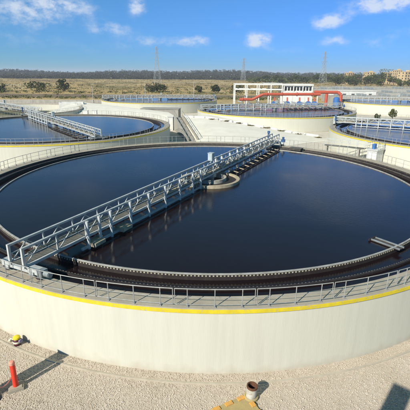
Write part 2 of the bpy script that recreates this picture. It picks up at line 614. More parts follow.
m_teeth = teeth(19.208, 620, .085, -.115, -.05, 'weir_teeth', 'tooth')
m_teeth2 = teeth(20.49, 660, .065, -.075, .005, 'outer_weir_teeth', 'dulltooth')
m_wat = MB().lathe([(19.10, -.07), (.001, -.07)], SEG, closed=False).mesh('water', 'water')
wb = MB().lathe([(21.38, -.12), (20.62, -.12)], SEG, closed=False)
wb.lathe([(20.50, -.34), (19.20, -.34)], SEG, closed=False)
m_wat2 = wb.mesh('water', 'water')
# handrail panels: 38 round the tank, rail loops closed at both ends and three posts each
NP = 38
RR = 22.30
PA = 2 * math.pi / NP
GAP = .045 / RR


def rail_panel(with_posts):
    b = MB()
    n = 8
    a0, a1 = GAP, PA - GAP

    def P(a, z, r=RR):
        return (r * math.cos(a), r * math.sin(a), z)
    for z, rr_ in ((.96, .021), (.54, .011), (.17, .017)):
        b.path([P(a0 + (a1 - a0) * i / n, z) for i in range(n + 1)], rr_, 6)
    for a in (a0, a1):
        b.tube(P(a, .17), P(a, .96), .018, 6)
    if with_posts:
        for f in (1 / 6, .5, 5 / 6):
            post(b, PA * f)
    return b.mesh('handrail_panel', 'rail')


def post(b, a):
    x, y = RR * math.cos(a), RR * math.sin(a)
    b.tube((x, y, .06), (x, y, .95), .022, 6)
    b.box((x, y, .078), (.15, .11, .03), a)
    b.box((x * .998, y * .998, .13), (.05, .08, .09), a)
    return b


m_panel = rail_panel(False)
m_panel_far = rail_panel(True)
m_post = []
for f in (1 / 6, .5, 5 / 6):
    m_post.append(post(MB(), PA * f).mesh('post', 'rail'))


def make_tank(label, loc, near=False, wet=True):
    t = thing('clarifier_tank', label, 'tank', loc, 0, 'round clarifier tanks')
    for nm, me in (('wall', m_wall), ('walkway', m_cop), ('yellow_band', m_yel), ('drip_lip', m_lip), ('inner_face', m_lin),
                   ('launder_trough', m_tro), ('weir_rim', m_rim), ('outer_weir_rim', m_orim)):
        if wet or nm in ('wall', 'walkway'):
            obj(nm, me, t)
    if near:
        tag(obj('weir_teeth', m_teeth, t), kind='stuff')
        tag(obj('outer_weir_teeth', m_teeth2, t), kind='stuff')
    for i in range(NP):
        p = obj('handrail_panel', m_panel if near else m_panel_far, t, None, PA * i)
        if near:
            for me in m_post:
                obj('post', me, p)
    return t


TANKS = [('large cream round tank with yellow rim filling the foreground', (0, 0, 0), True),
         ('round tank with yellow rim behind the big one, at the left edge', (-30.0, 40.5, 0), False),
         ('round tank with yellow rim in front of the red pipework', (19.6, 79.8, 0), False),
         ('round tank with yellow rim cut by the right edge, nearest behind the big one', (45.5, 34.6, .0), False),
         ('far round tank at right with a small tree before its long wall', (74.0, 118.5, 0), False),
         ('far round tank in the middle distance, before the dark field bushes', (-18.5, 122.5, 0), False),
         ('drained far round tank at left with brown floor', (-61.0, 84.5, -.75), False)]
tank_objs = []
for i, (lab, loc, near) in enumerate(TANKS):
    tank_objs.append(make_tank(lab, loc, near, i < 6))
    names = ['big foreground tank', 'left tank behind', 'tank before the red pipes', 'right edge tank', 'far right tank', 'middle far tank']
    if i < 6:
        w = obj('water', m_wat, None, loc)
        tag(w, 'dark still water inside the ' + names[i], 'water', 'water in the tanks', 'structure')
        w2 = obj('channel_water', m_wat2, None, loc)
        tag(w2, 'dark water in the rim channel of the ' + names[i], 'water', 'water in the rim channels', 'structure')
    else:
        fl = MB().lathe([(21.5, -2.3), (12, -2.5), (.01, -2.7)], 64, closed=False).build('tank_floor', 'sludge', tank_objs[-1])

# scum box on the weir of the big tank
t = thing('scum_box', 'small grey scum chute with brown end plate inside the right weir', 'chute', (10.95, -15.15, 0), math.atan2(-15.15, 10.95))
MB().box((-.10, .24, .02), (1.9, .07, .10)).box((-.10, -.24, .02), (1.9, .07, .10)).build('side_plate', 'galvd', t)
MB().box((-1.08, 0, .02), (.09, .85, .12)).build('end_plate', 'trough', t)
MB().box((-.1, 0, -.02), (1.85, .60, .04)).build('chute_floor', 'stain', t)
t = thing('scum_hopper', 'small dark hopper on the far right rim of the big tank', 'hopper', (12.1, 16.5, 0), math.atan2(16.5, 12.1))
MB().box((0, 0, .10), (.9, 1.6, .28)).build('box', 'stain', t)
MB().box((0, 0, .28), (1.0, 1.75, .05)).build('lid', 'grate', t)


# ------------------------------------------------------------------ scraper bridge (local x along the bridge, y to the left of it)
def make_bridge():
    root = thing('scraper_bridge', '', 'bridge')
    HW, ZB, ZT, E_ = .50, .68, 1.68, 22.0
    NB = 20
    step = 2 * E_ / NB
    xs = [-E_ + step * i for i in range(NB + 1)]
    m_p = MB().box((0, 0, (ZB + ZT) / 2), (.07, .07, ZT - ZB - .1)).mesh('post', 'galv')
    m_pe = MB().box((0, 0, (ZB + ZT) / 2), (.14, .12, ZT - ZB + .12)).mesh('end_post', 'galv')
    m_d1 = MB().bar((.05, 0, ZB + .05), (step * .55, 0, ZT - .05), .045, .045).mesh('diagonal', 'galv')
    m_d2 = MB().bar((step - .05, 0, ZB + .05), (step * .45, 0, ZT - .05), .045, .045).mesh('diagonal', 'galv')
    m_x = MB().box((0, 0, ZB - .03), (.09, 2 * HW - .14, .10)).mesh('cross_beam', 'galvd')
    for sy in (-1, 1):
        gd = obj('girder', MB().bar((-E_, 0, ZB), (E_, 0, ZB), .12, .16).mesh('girder', 'galv'), root, (0, sy * HW, 0))
        obj('top_chord', MB().bar((-E_, 0, ZT), (E_, 0, ZT), .13, .11).mesh('top_chord', 'galv'), gd)
        obj('middle_rail', MB().bar((-E_, 0, ZB + .52), (E_, 0, ZB + .52), .04, .04).mesh('middle_rail', 'galv'), gd)
        for i, x in enumerate(xs):
            if i in (0, NB):
                obj('end_post', m_pe, gd, (x, 0, 0))
            else:
                obj('post', m_p, gd, (x, 0, 0))
        for i in range(NB):
            obj('diagonal', m_d1, gd, (xs[i], 0, 0))
            obj('diagonal', m_d2, gd, (xs[i], 0, 0))
    dk = obj('deck', MB().bar((-E_, .30, ZB + .02), (E_, .30, ZB + .02), .06, .08).bar((-E_, -.30, ZB + .02), (E_, -.30, ZB + .02), .06, .08).mesh('deck', 'galvd'), root)
    m_g = MB()
    for j in range(9):
        m_g.box((step * (j + .5) / 9 - step / 2, 0, ZB + .085), (step / 9 - .035, .84, .03))
    m_g = m_g.mesh('grating_panel', 'grate')
    for i in range(NB):
        obj('grating_panel', m_g, dk, (xs[i] + step / 2, 0, 0))
        obj('cross_beam', m_x, dk, (xs[i] + .06, 0, 0))
    # hanging suction tubes on the right-hand (-y) side of the near half and on the other side of the far half
    m_t = MB().tube((0, 0, -.06), (0, 0, ZT + .02), .10, 12).box((0, .10, ZT - .12), (.20, .14, .12)).box((0, .10, ZB), (.2, .14, .12))
    m_t = smooth_angle(m_t.mesh('suction_tube', 'tube'))
    m_s = MB().bar((0, .06, .25), (0, HW * 2 + .10, ZB - .08), .05, .05).mesh('strut', 'tan')
    m_t2 = MB().bar((-.7, 0, .22), (.6, .9, ZB - .05), .05, .05).mesh('brace', 'tan')
    near_s = [-17.6, -16.56, -15.5, -13.45, -11.25, -9.0, -6.75, -4.5, -3.0]
    for sgn in (1, -1):
        for s_ in near_s:
            o_ = obj('suction_tube', m_t, root, (sgn * s_, sgn * -(HW + .16), 0), 0 if sgn == 1 else math.pi)
            obj('strut', m_s, o_)
        for s_ in near_s[3:]:
            obj('brace', m_t2, root, (sgn * s_, sgn * -(HW + .14), 0), 0 if sgn == 1 else math.pi)
        fr = obj('lower_beam', MB().bar((-18.2, 0, .12), (-2.9, 0, .12), .12, .14).mesh('lower_beam', 'galv'), root, (0, sgn * -(HW + .16), 0), 0 if sgn == 1 else math.pi)
        # skimmer ladder lying on the water on the other side
        ld = MB().bar((3.2, 0, .06), (18.6, 0, .06), .12, .12).bar((3.2, .85, .10), (18.6, .85, .10), .09, .09).mesh('skimmer_beam', 'trough')
        lo = obj('skimmer_beam', ld, root, (0, sgn * -(HW + 1.15), 0), 0 if sgn == 1 else math.pi)
        if sgn == -1:
            lo.location = (0, HW + 1.15, 0)
        m_r = MB().bar((0, 0, .10), (0, 1.15, .30), .08, .08).mesh('rung', 'tan')
        for j in range(10):
            obj('rung', m_r, lo, (3.8 + j * 1.6, 0, 0))
    # tan scum trough hung under the near half
    st = MB().box((0, -.75, .30), (.9, .75, .06)).box((0, -1.12, .22), (.9, .05, .22)).box((-.43, -.75, .2), (.05, .75, .26)).mesh('scum_tray', 'tan')
    for s_ in (-17.1, -14.4):
        obj('scum_tray', st, root, (s_, 0, 0))
    # end carriages on the walkway
    for sgn in (-1, 1):
        ca = obj('end_carriage', MB().box((0, 0, .50), (.34, 2.7, .26)).box((0, 0, .655), (.42, 2.74, .04)).box((.0, .9, .40), (.5, .3, .2))
                 .box((.0, -.9, .40), (.5, .3, .2)).mesh('end_carriage', 'galv'), root, (sgn * 21.75, 0, 0), 0 if sgn == 1 else math.pi)
        wm = MB().tube((-.09, 0, 0), (.09, 0, 0), .232, 20).tube((-.11, 0, 0), (.11, 0, 0), .05, 8).mesh('wheel', 'rubber')
        for y in (-1.15, 1.15):
            obj('wheel', wm, ca, (0, y, .295))
        if sgn == -1:
            MB().box((0, -1.45, .50), (.42, .30, .36)).tube((.0, -1.62, .5), (.0, -2.0, .5), .15, 12).build('drive_motor', 'galvd', ca, loc=(0, 2.9 - 2.9, 0)).scale = (1, -1, 1)
        else:
            MB().box((.1, -1.2, .82), (.5, .5, .34)).tube((.1, -1.2, .95), (.1, -1.2, 1.35), .17, 12).build('drive_motor', 'blue', ca)
            MB().box((-.1, .95, 1.45), (.22, .22, .9)).box((-.1, .95, 1.95), (.34, .3, .3)).build('panel_post', 'blue', ca)
    # centre: turret, control cabinet
    ct = obj('centre_turret', smooth_angle(MB().lathe([(.01, .58), (.75, .58), (.75, .38), (.55, .30), (.55, -.1), (.01, -.1)], 28).mesh('centre_turret', 'galvd')), root)
    cb = obj('control_cabinet', MB().box((0, 0, 2.22), (.50, .46, .72)).box((0, 0, 2.595), (.57, .53, .04)).box((0, 0, 1.80), (.14, .14, .24)).box((0, 0, 1.67), (.5, .1, .05))
             .mesh('control_cabinet', 'cabinet'), root, (.5, .0, 0))
    MB().box((-.262, 0, 2.22), (.02, .36, .56)).box((-.277, -.13, 2.25), (.02, .03, .12)).build('cabinet_door', 'cabinet', cb)
    # feed pipe boxes and conduits along the inner truss: the busy look near the middle
    cd = MB()
    cd.bar((-8.6, -.40, ZB + .22), (9.0, -.40, ZB + .22), .16, .16).bar((-21, .40, ZB + .18), (21, .40, ZB + .18), .08, .08)
    cd.build('conduit', 'tan', root)
    vb = MB().box((0, 0, ZB + .35), (.34, .24, .34)).tube((0, 0, ZB + .5), (0, 0, ZB + .8), .06, 8).mesh('valve', 'galvd')
    for s_ in (-8.0, -6.1, -5.0, -3.9, -2.6, -1.5, 1.6, 2.8, 4.1, 5.2, 6.5, 7.7):
        obj('valve', vb, root, (s_, -.33, 0))
    return root


u = Vector((.447, .8945)).normalized()
br = make_bridge()
br.location = (-.13, .07, 0)
br.rotation_euler[2] = math.atan2(u.y, u.x)
br['label'] = 'long galvanised truss bridge spanning the big foreground tank'
br['group'] = 'rotating truss bridges over the tanks'
# stilling well ring and drum stand in the water at the centre
t = thing('centre_well', 'round tan-rimmed well with pale drum at the middle of the big tank', 'well', (0, 0, 0))
obj('well_ring', smooth_angle(MB().lathe([(2.62, -.4), (2.62, .20), (2.92, .20), (2.92, -.4)], 72).mesh('well_ring', 'tan')), t)
obj('drum', smooth_angle(MB().lathe([(1.45, -.4), (1.45, .36), (1.62, .36), (1.62, -.4)], 60).mesh('drum', 'drum')), t)
obj('well_water', MB().lathe([(2.62, .02), (1.62, .02)], 48, closed=False).mesh('well_water', 'trough'), t)

BR = [(1, R(126.5), 'truss bridge over the left tank, running to the far left'),
      (2, R(14), 'truss bridge with white posts over the tank before the red pipes'),
      (3, R(152), 'truss bridge with tall white posts over the right edge tank'),
      (4, R(165), 'faint truss bridge over the far right tank'),
      (5, R(8), 'low truss bridge over the middle far tank'),
      (6, R(138), 'truss bridge over the drained tank at the far left')]
for i, a, lab in BR:
    c = copy_tree(br)
    c.location = TANKS[i][1]
    c.rotation_euler[2] = a
    c['label'] = lab


# ------------------------------------------------------------------ foreground things
def ground_thing(*a, **k):
    return thing(*a, **k)


# red marker post
t = thing('marker_post', 'red marker post with faded top on a square concrete foot', 'post', (-8.90, -23.42, GZ))
obj('foot', MB().box((0, 0, .06), (.62, .52, .14)).box((0, 0, .14), (.50, .42, .04)).mesh('foot', 'walk'), t, rz=.45)
obj('pole', smooth_angle(MB().lathe([(.001, .14), (.108, .14), (.116, .18), (.116, 1.30), (.10, 1.33), (.001, 1.33)], 20).mesh('pole', 'red')), t)
sl = obj('faded_cap', smooth_angle(MB().lathe([(.119, 1.32), (.122, 1.44), (.09, 1.48), (.001, 1.49)], 20, closed=False).mesh('faded_cap', 'pinkcap')), t)
# thin stake at the frame edge with a barrier tape to the post
t = thing('barrier_stake', 'thin faded pink stake on a dark rubber foot at the left edge', 'stake', (-9.55, -24.05, GZ))
MB().tube((0, 0, .05), (-.06, .05, .85), .022, 8).tube((-.06, .05, .60), (.10, .0, .30), .014, 6).build('stake', 'pink', t)
MB().lathe([(.001, .10), (.09, .10), (.26, .04), (.28, 0), (.001, 0)], 18).build('foot', 'rubber', t)
tape = MB()
pa, pb = Vector((-9.62, -24.0, GZ + .78)), Vector((-9.03, -23.42, GZ + .62))
for i in range(12):
    f0, f1 = i / 12, (i + 1) / 12
    z0, z1 = -.35 * 4 * f0 * (1 - f0), -.35 * 4 * f1 * (1 - f1)
    p, q = pa.lerp(pb, f0) + Vector((0, 0, z0)), pa.lerp(pb, f1) + Vector((0, 0, z1))
    tape.bar(p, q, .008, .05)
tag(tape.build('barrier_tape', 'pink'), 'faded pink barrier tape sagging from the red post', 'tape')
# unseen pillar and tower, added to cast the shadows that fall into the frame
t = thing('shadow_pillar', 'unseen grey concrete pillar added for the shadow band by the red post', 'pillar', (-10.12, -24.16, GZ), math.atan2(SUN_XY.y, SUN_XY.x))
MB().box((0, 0, 1.20), (.60, .60, 2.40)).box((0, 0, 2.43), (.66, .66, .06)).build('shaft', 'conc', t)
MB().box((0, -.31, 1.4), (.40, .03, .60)).build('hatch', 'galvd', t)
t = thing('shadow_tower', 'unseen narrow concrete tower added for the bottom right shadow', 'tower', (-1.95, -35.9, GZ), math.atan2(SUN_XY.y, SUN_XY.x))
MB().box((0, 0, 5.25), (.8, .85, 10.5)).build('shaft', 'conc', t)
MB().box((0, 0, .3), (1.7, 1.7, .6)).build('plinth', 'conc', t)

# slab with orange edge blocks and stub pipe
t = thing('concrete_pad', 'tan concrete pad with orange painted blocks along its edges', 'slab', (1.42, -23.72, GZ), math.atan2(-.48, -.87))
MB().box((1.25, 1.1, .03), (2.5, 2.2, .09)).build('pad', 'pad', t)
for k_ in range(4):
    MB().box((.36 + k_ * .62, .10, .088), (.34, .20, .05)).build('orange_block', 'orange', t)
for k_ in range(4):
    MB().box((.10, .62 + k_ * .5, .088), (.20, .26, .05)).build('orange_block', 'orange', t)
t = thing('pipe_stub', 'short grey-white pipe stub with rusty open end by the tan pad', 'pipe', (1.60, -23.86, GZ))
obj('pipe', smooth_angle(MB().lathe([(.235, 0), (.235, .66), (.195, .66), (.195, .28), (.001, .28)], 28, closed=False).mesh('pipe', 'stub')), t).rotation_euler = (.0, R(3), 0)
obj('rusty_bore', smooth_angle(MB().lathe([(.240, .57), (.241, .672), (.188, .672), (.188, .29), (.001, .29)], 28, closed=False).mesh('rusty_bore', 'rust')), t).rotation_euler = (.0, R(3), 0)
obj('base_collar', smooth_angle(MB().lathe([(.32, 0), (.32, .10), (.245, .13), (.245, 0)], 28).mesh('base_collar', 'pad')), t)

# valve at the foot of the wall
t = thing('wall_valve', 'small maroon valve with yellow cap and lilac end at the wall foot', 'valve', (-10.20, -20.42, GZ), math.atan2(-20.42, -10.20))
obj('body', smooth_angle(MB().lathe([(.001, .50), (.16, .50), (.24, .42), (.25, .16), (.20, .0), (.001, .0)], 20).mesh('body', 'maroon')), t)
obj('cap', smooth_angle(MB().lathe([(.001, .68), (.12, .67), (.22, .60), (.24, .50), (.001, .50)], 20).mesh('cap', 'yellow')), t)
obj('flange', MB().tube((0, .20, .36), (0, .36, .40), .08, 14).tube((0, .36, .40), (0, .43, .41), .13, 16).mesh('flange', 'purple'), t)
bm_ = MB().tube((0, 0, 0), (0, 0, .05), .022, 6).mesh('bolt', 'galvd')
for k_ in range(6):
    obj('bolt', bm_, t, (.20 * math.cos(k_ * 1.047), .20 * math.sin(k_ * 1.047), .47))
hs_ = MB()
hp = [(0.05, -.18, .28), (.08, -.34, .40), (.09, -.48, .34), (.09, -.58, .16), (.06, -.68, .05), (.0, -.80, .05)]
hs_.path(hp, .055, 8)
obj('hose', hs_.mesh('hose', 'cream'), t)
t.scale = (.80, .80, .80)
obj('band', smooth_angle(MB().lathe([(.255, .20), (.265, .24), (.265, .30), (.255, .34)], 20, closed=False).mesh('band', 'cream')), t)


# ------------------------------------------------------------------ embankments, stairs and small works behind the big tank
def patch(name, top, bot, back, label):
    b = MB()
    n = len(top)
    vs = list(bot) + list(top) + list(back)
    fs = []
    for r_ in range(2):
        for i in range(n - 1):
            fs.append((r_ * n + i, r_ * n + i + 1, (r_ + 1) * n + i + 1, (r_ + 1) * n + i))
    # skirt down to the ground at both ends
    o = len(vs)
    for idx in (0, n - 1):
        col = [vs[idx], vs[n + idx], vs[2 * n + idx]]
        base = [(c[0], c[1], GZ - .1) for c in col]
        vs += base
    fs += [(0, n, o + 1, o), (n, 2 * n, o + 2, o + 1), (n - 1, o + 3, o + 4, 2 * n - 1), (2 * n - 1, o + 4, o + 5, 3 * n - 1)]
    b.add(vs, fs)
    o_ = obj(name, smooth_angle(b.mesh(name, 'slope')))
    return tag(o_, label, 'embankment', kind='structure')


def around(c, r, a):
    return (c[0] + r * math.cos(R(a)), c[1] + r * math.sin(R(a)))


topc = [(-6.0, 60.0, -.30), (-.6, 59.5, -.40), (6.0, 56.0, -1.0), (13.0, 53.0, -1.8), (19.0, 51.0, -2.7), (25, 50.5, -3.42)]
botc = [(-2.0, 42.0, -3.45), (2.5, 36, -3.46), (9, 36.5, -3.46), (15, 39, -3.46), (20.5, 43, -3.46), (26, 46, -3.48)]
B_ = (19.6, 79.8)
bk = []
for p, a in zip(topc, (212, 222, 236, 250, 264, 280)):
    q = around(B_, 22.3, a)
    bk.append((q[0], q[1], p[2]))
patch('embankment', topc, botc, bk, 'bright cream paved slope behind the big tank')
A_ = (-30.0, 40.5)
tp2 = [(-47, 104, -.4), (-33, 90, -.45), (-22.0, 78, -.5), (-13.0, 70, -.55), (-9.6, 63, -.6)]
bt2 = [(-52, 70, -3.46), (-38, 67, -3.46), (-25, 66, -3.46), (-15, 62, -3.46), (-10.6, 56, -3.46)]
bk2 = [(-45, 110, -.4), (-30, 96, -.45), (-19, 84, -.5), (-11, 76, -.55), (-8.4, 66, -.6)]
patch('embankment', tp2, bt2, bk2, 'pale paved slope between the left tank and the middle far tank')

# low parapet along the top of the cream slope
t = thing('parapet_wall', 'long low white parapet with gaps along the cream slope top', 'wall')
for a_, b_ in zip(topc[:-1], topc[1:]):
    a_, b_ = Vector(a_), Vector(b_)
    for k_ in range(2):
        p_, q_ = a_.lerp(b_, k_ / 2 + .03), a_.lerp(b_, k_ / 2 + .47)
        MB().bar(p_ + Vector((0, .5, .2)), q_ + Vector((0, .5, .2)), .25, .5).build('panel', 'white', t)

# stairs between the slopes
t = thing('stairway', 'concrete stairway with grey side walls climbing beside the cream slope', 'stairs')
p0, p1 = Vector((-3.0, 43.5, GZ)), Vector((-7.2, 61.0, -.30))
dirv = (p1 - p0)
fl = Vector((dirv.x, dirv.y, 0)).normalized()
sd_ = Vector((fl.y, -fl.x, 0))
NS = 18
rz_ = math.atan2(fl.y, fl.x)
Ls = Vector((dirv.x, dirv.y, 0)).length / NS
ms = MB().box((0, 0, 0), (Ls, 1.7, .18)).mesh('step', 'conc')
for i in range(NS):
    c = p0 + fl * (Ls * (i + .5))
    obj('step', ms, t, (c.x, c.y, GZ + .09 + (dirv.z - .1) * i / NS), rz_)
for sgn in (-1, 1):
    b = MB()
    a = p0 + sd_ * (sgn * 1.0)
    e = p1 + sd_ * (sgn * 1.0)
    th = sd_ * .16
    vs = []
    for off in (-th, th):
        for q, z in ((a, GZ - .05), (e, GZ - .05), (e, p1.z + .55), (a, GZ + .65)):
            vs.append((q.x + off.x, q.y + off.y, z))
    b.add(vs, [(0, 1, 2, 3), (7, 6, 5, 4), (0, 4, 5, 1), (1, 5, 6, 2), (2, 6, 7, 3), (3, 7, 4, 0)])
    b.build('side_wall', 'conc' if sgn < 0 else 'walk', t)
    hb = MB()
    hb.bar(Vector((a.x, a.y, GZ + 1.6)), Vector((e.x, e.y, p1.z + 1.5)), .06, .06)
    for i in range(7):
        q = a.lerp(e, i / 6)
        zt = GZ + .62 + (p1.z - GZ - .1) * i / 6
        hb.bar(Vector((q.x, q.y, zt - .1)), Vector((q.x, q.y, zt + .98)), .05, .05)
    hb.build('handrail', 'galvd', t)
t = thing('white_pier', 'white concrete pier beside the stairway', 'pier', (-9.1, 60.6, GZ))
MB().box((0, 0, 1.62), (1.3, 1.0, 3.24)).box((0, 0, 3.28), (1.5, 1.2, .10)).build('shaft', 'white', t)
t = thing('valve_chamber', 'grey concrete chamber in front of the middle far tank', 'chamber', (-14.2, 86, GZ), R(-5))
MB().box((0, 0, 1.55), (11.5, 5, 3.1)).box((0, 0, 3.16), (11.8, 5.3, .14)).build('walls', 'conc', t)
MB().box((-2.5, -2.52, 1.2), (1.0, .06, 2.0)).build('hatch', 'galvd', t)
MB().bar((-5.6, -2.4, 4.2), (5.6, -2.4, 4.2), .07, .07).bar((-5.6, -2.4, 3.7), (5.6, -2.4, 3.7), .05, .05).build('guard_rail', 'galvd', t)

# steel stair and block at right
t = thing('access_block', 'pale concrete block with steel stair and railings right of the big tank', 'stair', (25.3, 21.6, GZ), R(42))
MB().box((0, 0, 1.35), (2.2, 1.5, 2.7)).box((0, 0, 2.74), (2.5, 1.8, .10)).build('block', 'white', t)
for sgn in (-1, 1):
    MB().bar((1.2, -.2 + sgn * .45, 2.7), (4.8, -.2 + sgn * .45, .15), .08, .2).build('stringer', 'galv', t)
    b = MB().bar((1.2, -.2 + sgn * .45, 3.7), (4.8, -.2 + sgn * .45, 1.15), .05, .05)
    for i in range(5):
        f = i / 4
        b.bar((1.2 + 3.6 * f, -.2 + sgn * .45, 2.7 - 2.55 * f), (1.2 + 3.6 * f, -.2 + sgn * .45, 3.7 - 2.55 * f), .045, .045)
    b.build('stair_rail', 'galv', t)
mt = MB().box((0, 0, 0), (.26, .86, .04)).mesh('tread', 'grate')
for i in range(12):
    f = (i + .5) / 12
    obj('tread', mt, t, (1.2 + 3.6 * f, -.2, 2.7 - 2.55 * f + .02))
b = MB()
for y in (-.8, .8):
    b.bar((-1.15, y, 3.75), (1.15, y, 3.75), .05, .05).bar((-1.15, y, 3.3), (1.15, y, 3.3), .04, .04)
    for x in (-1.1, -.4, .4, 1.1):
        b.bar((x, y, 2.79), (x, y, 3.75), .05, .05)
b.build('guard_rail', 'galv', t)
MB().box((-.1, .2, 3.15), (.7, .4, .72)).build('switch_box', 'blue2', t)
t = thing('foot_bridge', 'light steel catwalk with railings leading to the pale block', 'catwalk', (24.2, 22.6, -.9), R(146))
MB().box((3.2, 0, .0), (6.2, .9, .10)).build('deck', 'grate', t)
for y in (-.45, .45):
    b = MB().bar((.1, y, 1.05), (6.3, y, 1.05), .05, .05).bar((.1, y, .6), (6.3, y, .6), .04, .04)
    for i in range(6):
        b.bar((.1 + 1.24 * i, y, .05), (.1 + 1.24 * i, y, 1.05), .05, .05)
    b.build('railing', 'galv', t)
MB().box((6.0, 0, -1.3), (.3, .8, 2.5)).box((1.0, 0, -1.3), (.3, .8, 2.5)).build('support', 'conc', t)

# hand valves along the catwalk
vm_p = smooth_angle(MB().lathe([(.10, 0), (.10, .9), (.05, 1.0), (.001, 1.0)], 10, closed=False).mesh('stem', 'stub'))
vm_w = MB().lathe([(.26, 1.02), (.30, 1.05), (.26, 1.08), (.22, 1.05)], 14).box((0, 0, 1.05), (.5, .04, .03)).box((0, 0, 1.05), (.04, .5, .03)).mesh('hand_wheel', 'pipe')
for i in range(9):
    f = i / 8
    t = thing('hand_valve', ('first', 'second', 'third', 'fourth', 'fifth', 'sixth', 'seventh', 'eighth', 'ninth')[i] + ' red-wheeled hand valve in the row right of the pale block',
              'valve', (29.2 + 4.4 * f, 26.0 - 3.4 * f, GZ), 0, 'red hand valves by the right tank')
    obj('stem', vm_p, t)
    obj('hand_wheel', vm_w, t)

# small white boxes and chamber near the drained tank
t = thing('splitter_box', 'white open concrete chamber right of the drained tank', 'chamber', (-46.5, 101.5, GZ), R(12))
MB().box((0, -1.6, 1.9), (8.0, .3, 3.8)).box((0, 1.6, 1.9), (8.0, .3, 3.8)).box((-3.85, 0, 1.9), (.3, 2.9, 3.8)).box((3.85, 0, 1.9), (.3, 2.9, 3.8)).build('walls', 'white', t)
MB().box((1.0, -1.78, 1.5), (3.4, .05, 2.4)).build('opening', 'conc', t)
MB().box((0, 0, 3.2), (7.4, 2.9, .1)).build('cover', 'walk', t)
for x, y, lab in ((-33.5, 73.2, 'small white box left of a pair beyond the left tank'), (-31.2, 73.6, 'small white box right of a pair beyond the left tank')):
    t = thing('vent_box', lab, 'box', (x, y, GZ), 0, 'vent boxes')
    MB().box((0, 0, 1.75), (1.3, 1.0, 3.5)).build('body', 'white', t)
    MB().box((0, 0, 3.55), (1.5, 1.2, .10)).build('lid', 'lip', t)


# ------------------------------------------------------------------ foliage
def leaf_quads(C, s, flat=1.0):
    """one random quad per centre"""
    n = len(C)
    d = rng.normal(size=(n, 3))
    d[:, 2] *= flat
    d /= np.linalg.norm(d, axis=1)[:, None]
    a = np.cross(d, rng.normal(size=(n, 3)))
    a /= np.linalg.norm(a, axis=1)[:, None]
    b = np.cross(d, a)
    s = (s * rng.uniform(.6, 1.35, n))[:, None]
    V = np.stack([C - a * s, C - b * s * .6, C + a * s, C + b * s * .6], 1)
    return V.reshape(-1, 3)


def quads_mesh(name, V, material):
    F = np.arange(len(V)).reshape(-1, 4)
    return tri_mesh(name, V, F, material)


def crown_pts(c, rad, n, clumps=14):
    c = np.array(c, float)
    rad = np.array(rad, float)
    d = rng.normal(size=(clumps, 3))
    d /= np.linalg.norm(d, axis=1)[:, None]
    cc = d * rng.uniform(.35, .82, (clumps, 1))
    w = rng.uniform(.22, .42, clumps)
    pick = rng.integers(0, clumps, n)
    e = rng.normal(size=(n, 3))
    e /= np.linalg.norm(e, axis=1)[:, None]
    p = cc[pick] + e * (w[pick] * rng.uniform(.5, 1, n) ** .4)[:, None]
    p[:, 2] = np.maximum(p[:, 2], -.95)
    return c + p * rad


def bush(name, label, loc, rad, n, leaf, material, cat='bush', group=None, trunk=0.0):
    t = thing(name, label, cat, loc, 0, group)
    h = trunk
    C = crown_pts((0, 0, h + rad[2] * .9), rad, n, clumps=16)
    obj('crown', quads_mesh('crown', leaf_quads(C, leaf), material), t)
    b = MB()
    top = h + rad[2] * .9
    r0 = max(.08, rad[0] * .07)
    b.lathe([(r0 * 1.3, -.1), (r0, top * .4), (r0 * .7, top), (.001, top)], 8, closed=False)
    for k_ in range(6):
        a = k_ * 1.05 + rnd.random()
        z0 = top * rnd.uniform(.35, .8)
        b.bar((0, 0, z0), (math.cos(a) * rad[0] * .6, math.sin(a) * rad[1] * .6, z0 + rad[2] * rnd.uniform(.3, .8)), r0, r0, 5)
    b.build('trunk', 'bark', t)
    return t


# low shrubs along the edge of the cream slope
sh = [(1.5, 58.3, -.62), (4.2, 56.9, -.85), (7.0, 55.5, -1.15), (10.0, 54.2, -1.5), (13.2, 52.9, -1.85), (16.4, 51.8, -2.35), (20.4, 50.8, -2.95), (24.2, 49.4, -3.48),
      (27.5, 46.5, GZ), (30, 42.5, GZ)]
words = ['first', 'second', 'third', 'fourth', 'fifth', 'sixth', 'seventh', 'eighth', 'ninth', 'tenth']
for (x, y, z), wd in zip(sh, words):
    t = thing('low_shrub', wd + ' low brown shrub from the stairway along the cream slope edge', 'shrub', (x, y, z), 0, 'low shrubs along the slope edge')
    C = crown_pts((0, 0, .16), (1.35, .30, .20), 240, 9)
    obj('crown', quads_mesh('crown', leaf_quads(C, .08), 'scrub'), t)
bush('young_tree', 'small bright green tree before the far right tank wall', (56.2, 84.0, GZ), (1.35, 1.3, 1.45), 800, .20, 'leaf1', 'tree', 'small trees by the tanks', 1.2)
bush('young_tree', 'small round dark tree left of the bright green one', (49.0, 78.0, GZ), (1.0, 1.0, 1.2), 600, .18, 'leaf2', 'tree', 'small trees by the tanks', .6)
FB = [('big dark double bush standing alone in the dry field behind the middle far tank', (-38.5, 262, GZ), (10.5, 6, 4.4), 'leaf2'),
      ('dark round bush right of the big double one in the dry field', (6.0, 255, GZ), (3.6, 3.4, 3.2), 'leaf2'),
      ('green bush left of the white frame in the dry field', (22.5, 268, GZ), (6.2, 4, 3.3), 'leaf1'),
      ('small olive bush between the two bushes left of the white frame', (-6.0, 262, GZ), (3.0, 3, 2.6), 'leaf1'),
      ('dark bush in the dry field, rightmost of the left cluster', (-105, 262, GZ), (5.0, 4, 4.6), 'leaf2'),
      ('broad olive bush in the middle of the left cluster', (-124, 262, GZ), (9.5, 5, 4.0), 'leaf1'),
      ('low olive bush left of the broad one in the dry field', (-146, 250, GZ), (8.0, 5, 2.8), 'leaf1'),
      ('small bush at the left end of the bush cluster', (-160, 255, GZ), (3.4, 3, 3.0), 'leaf1'),
      ('dark bush at the left photo edge above the drained tank', (-184, 262, GZ), (4.5, 4, 4.0), 'leaf2')]
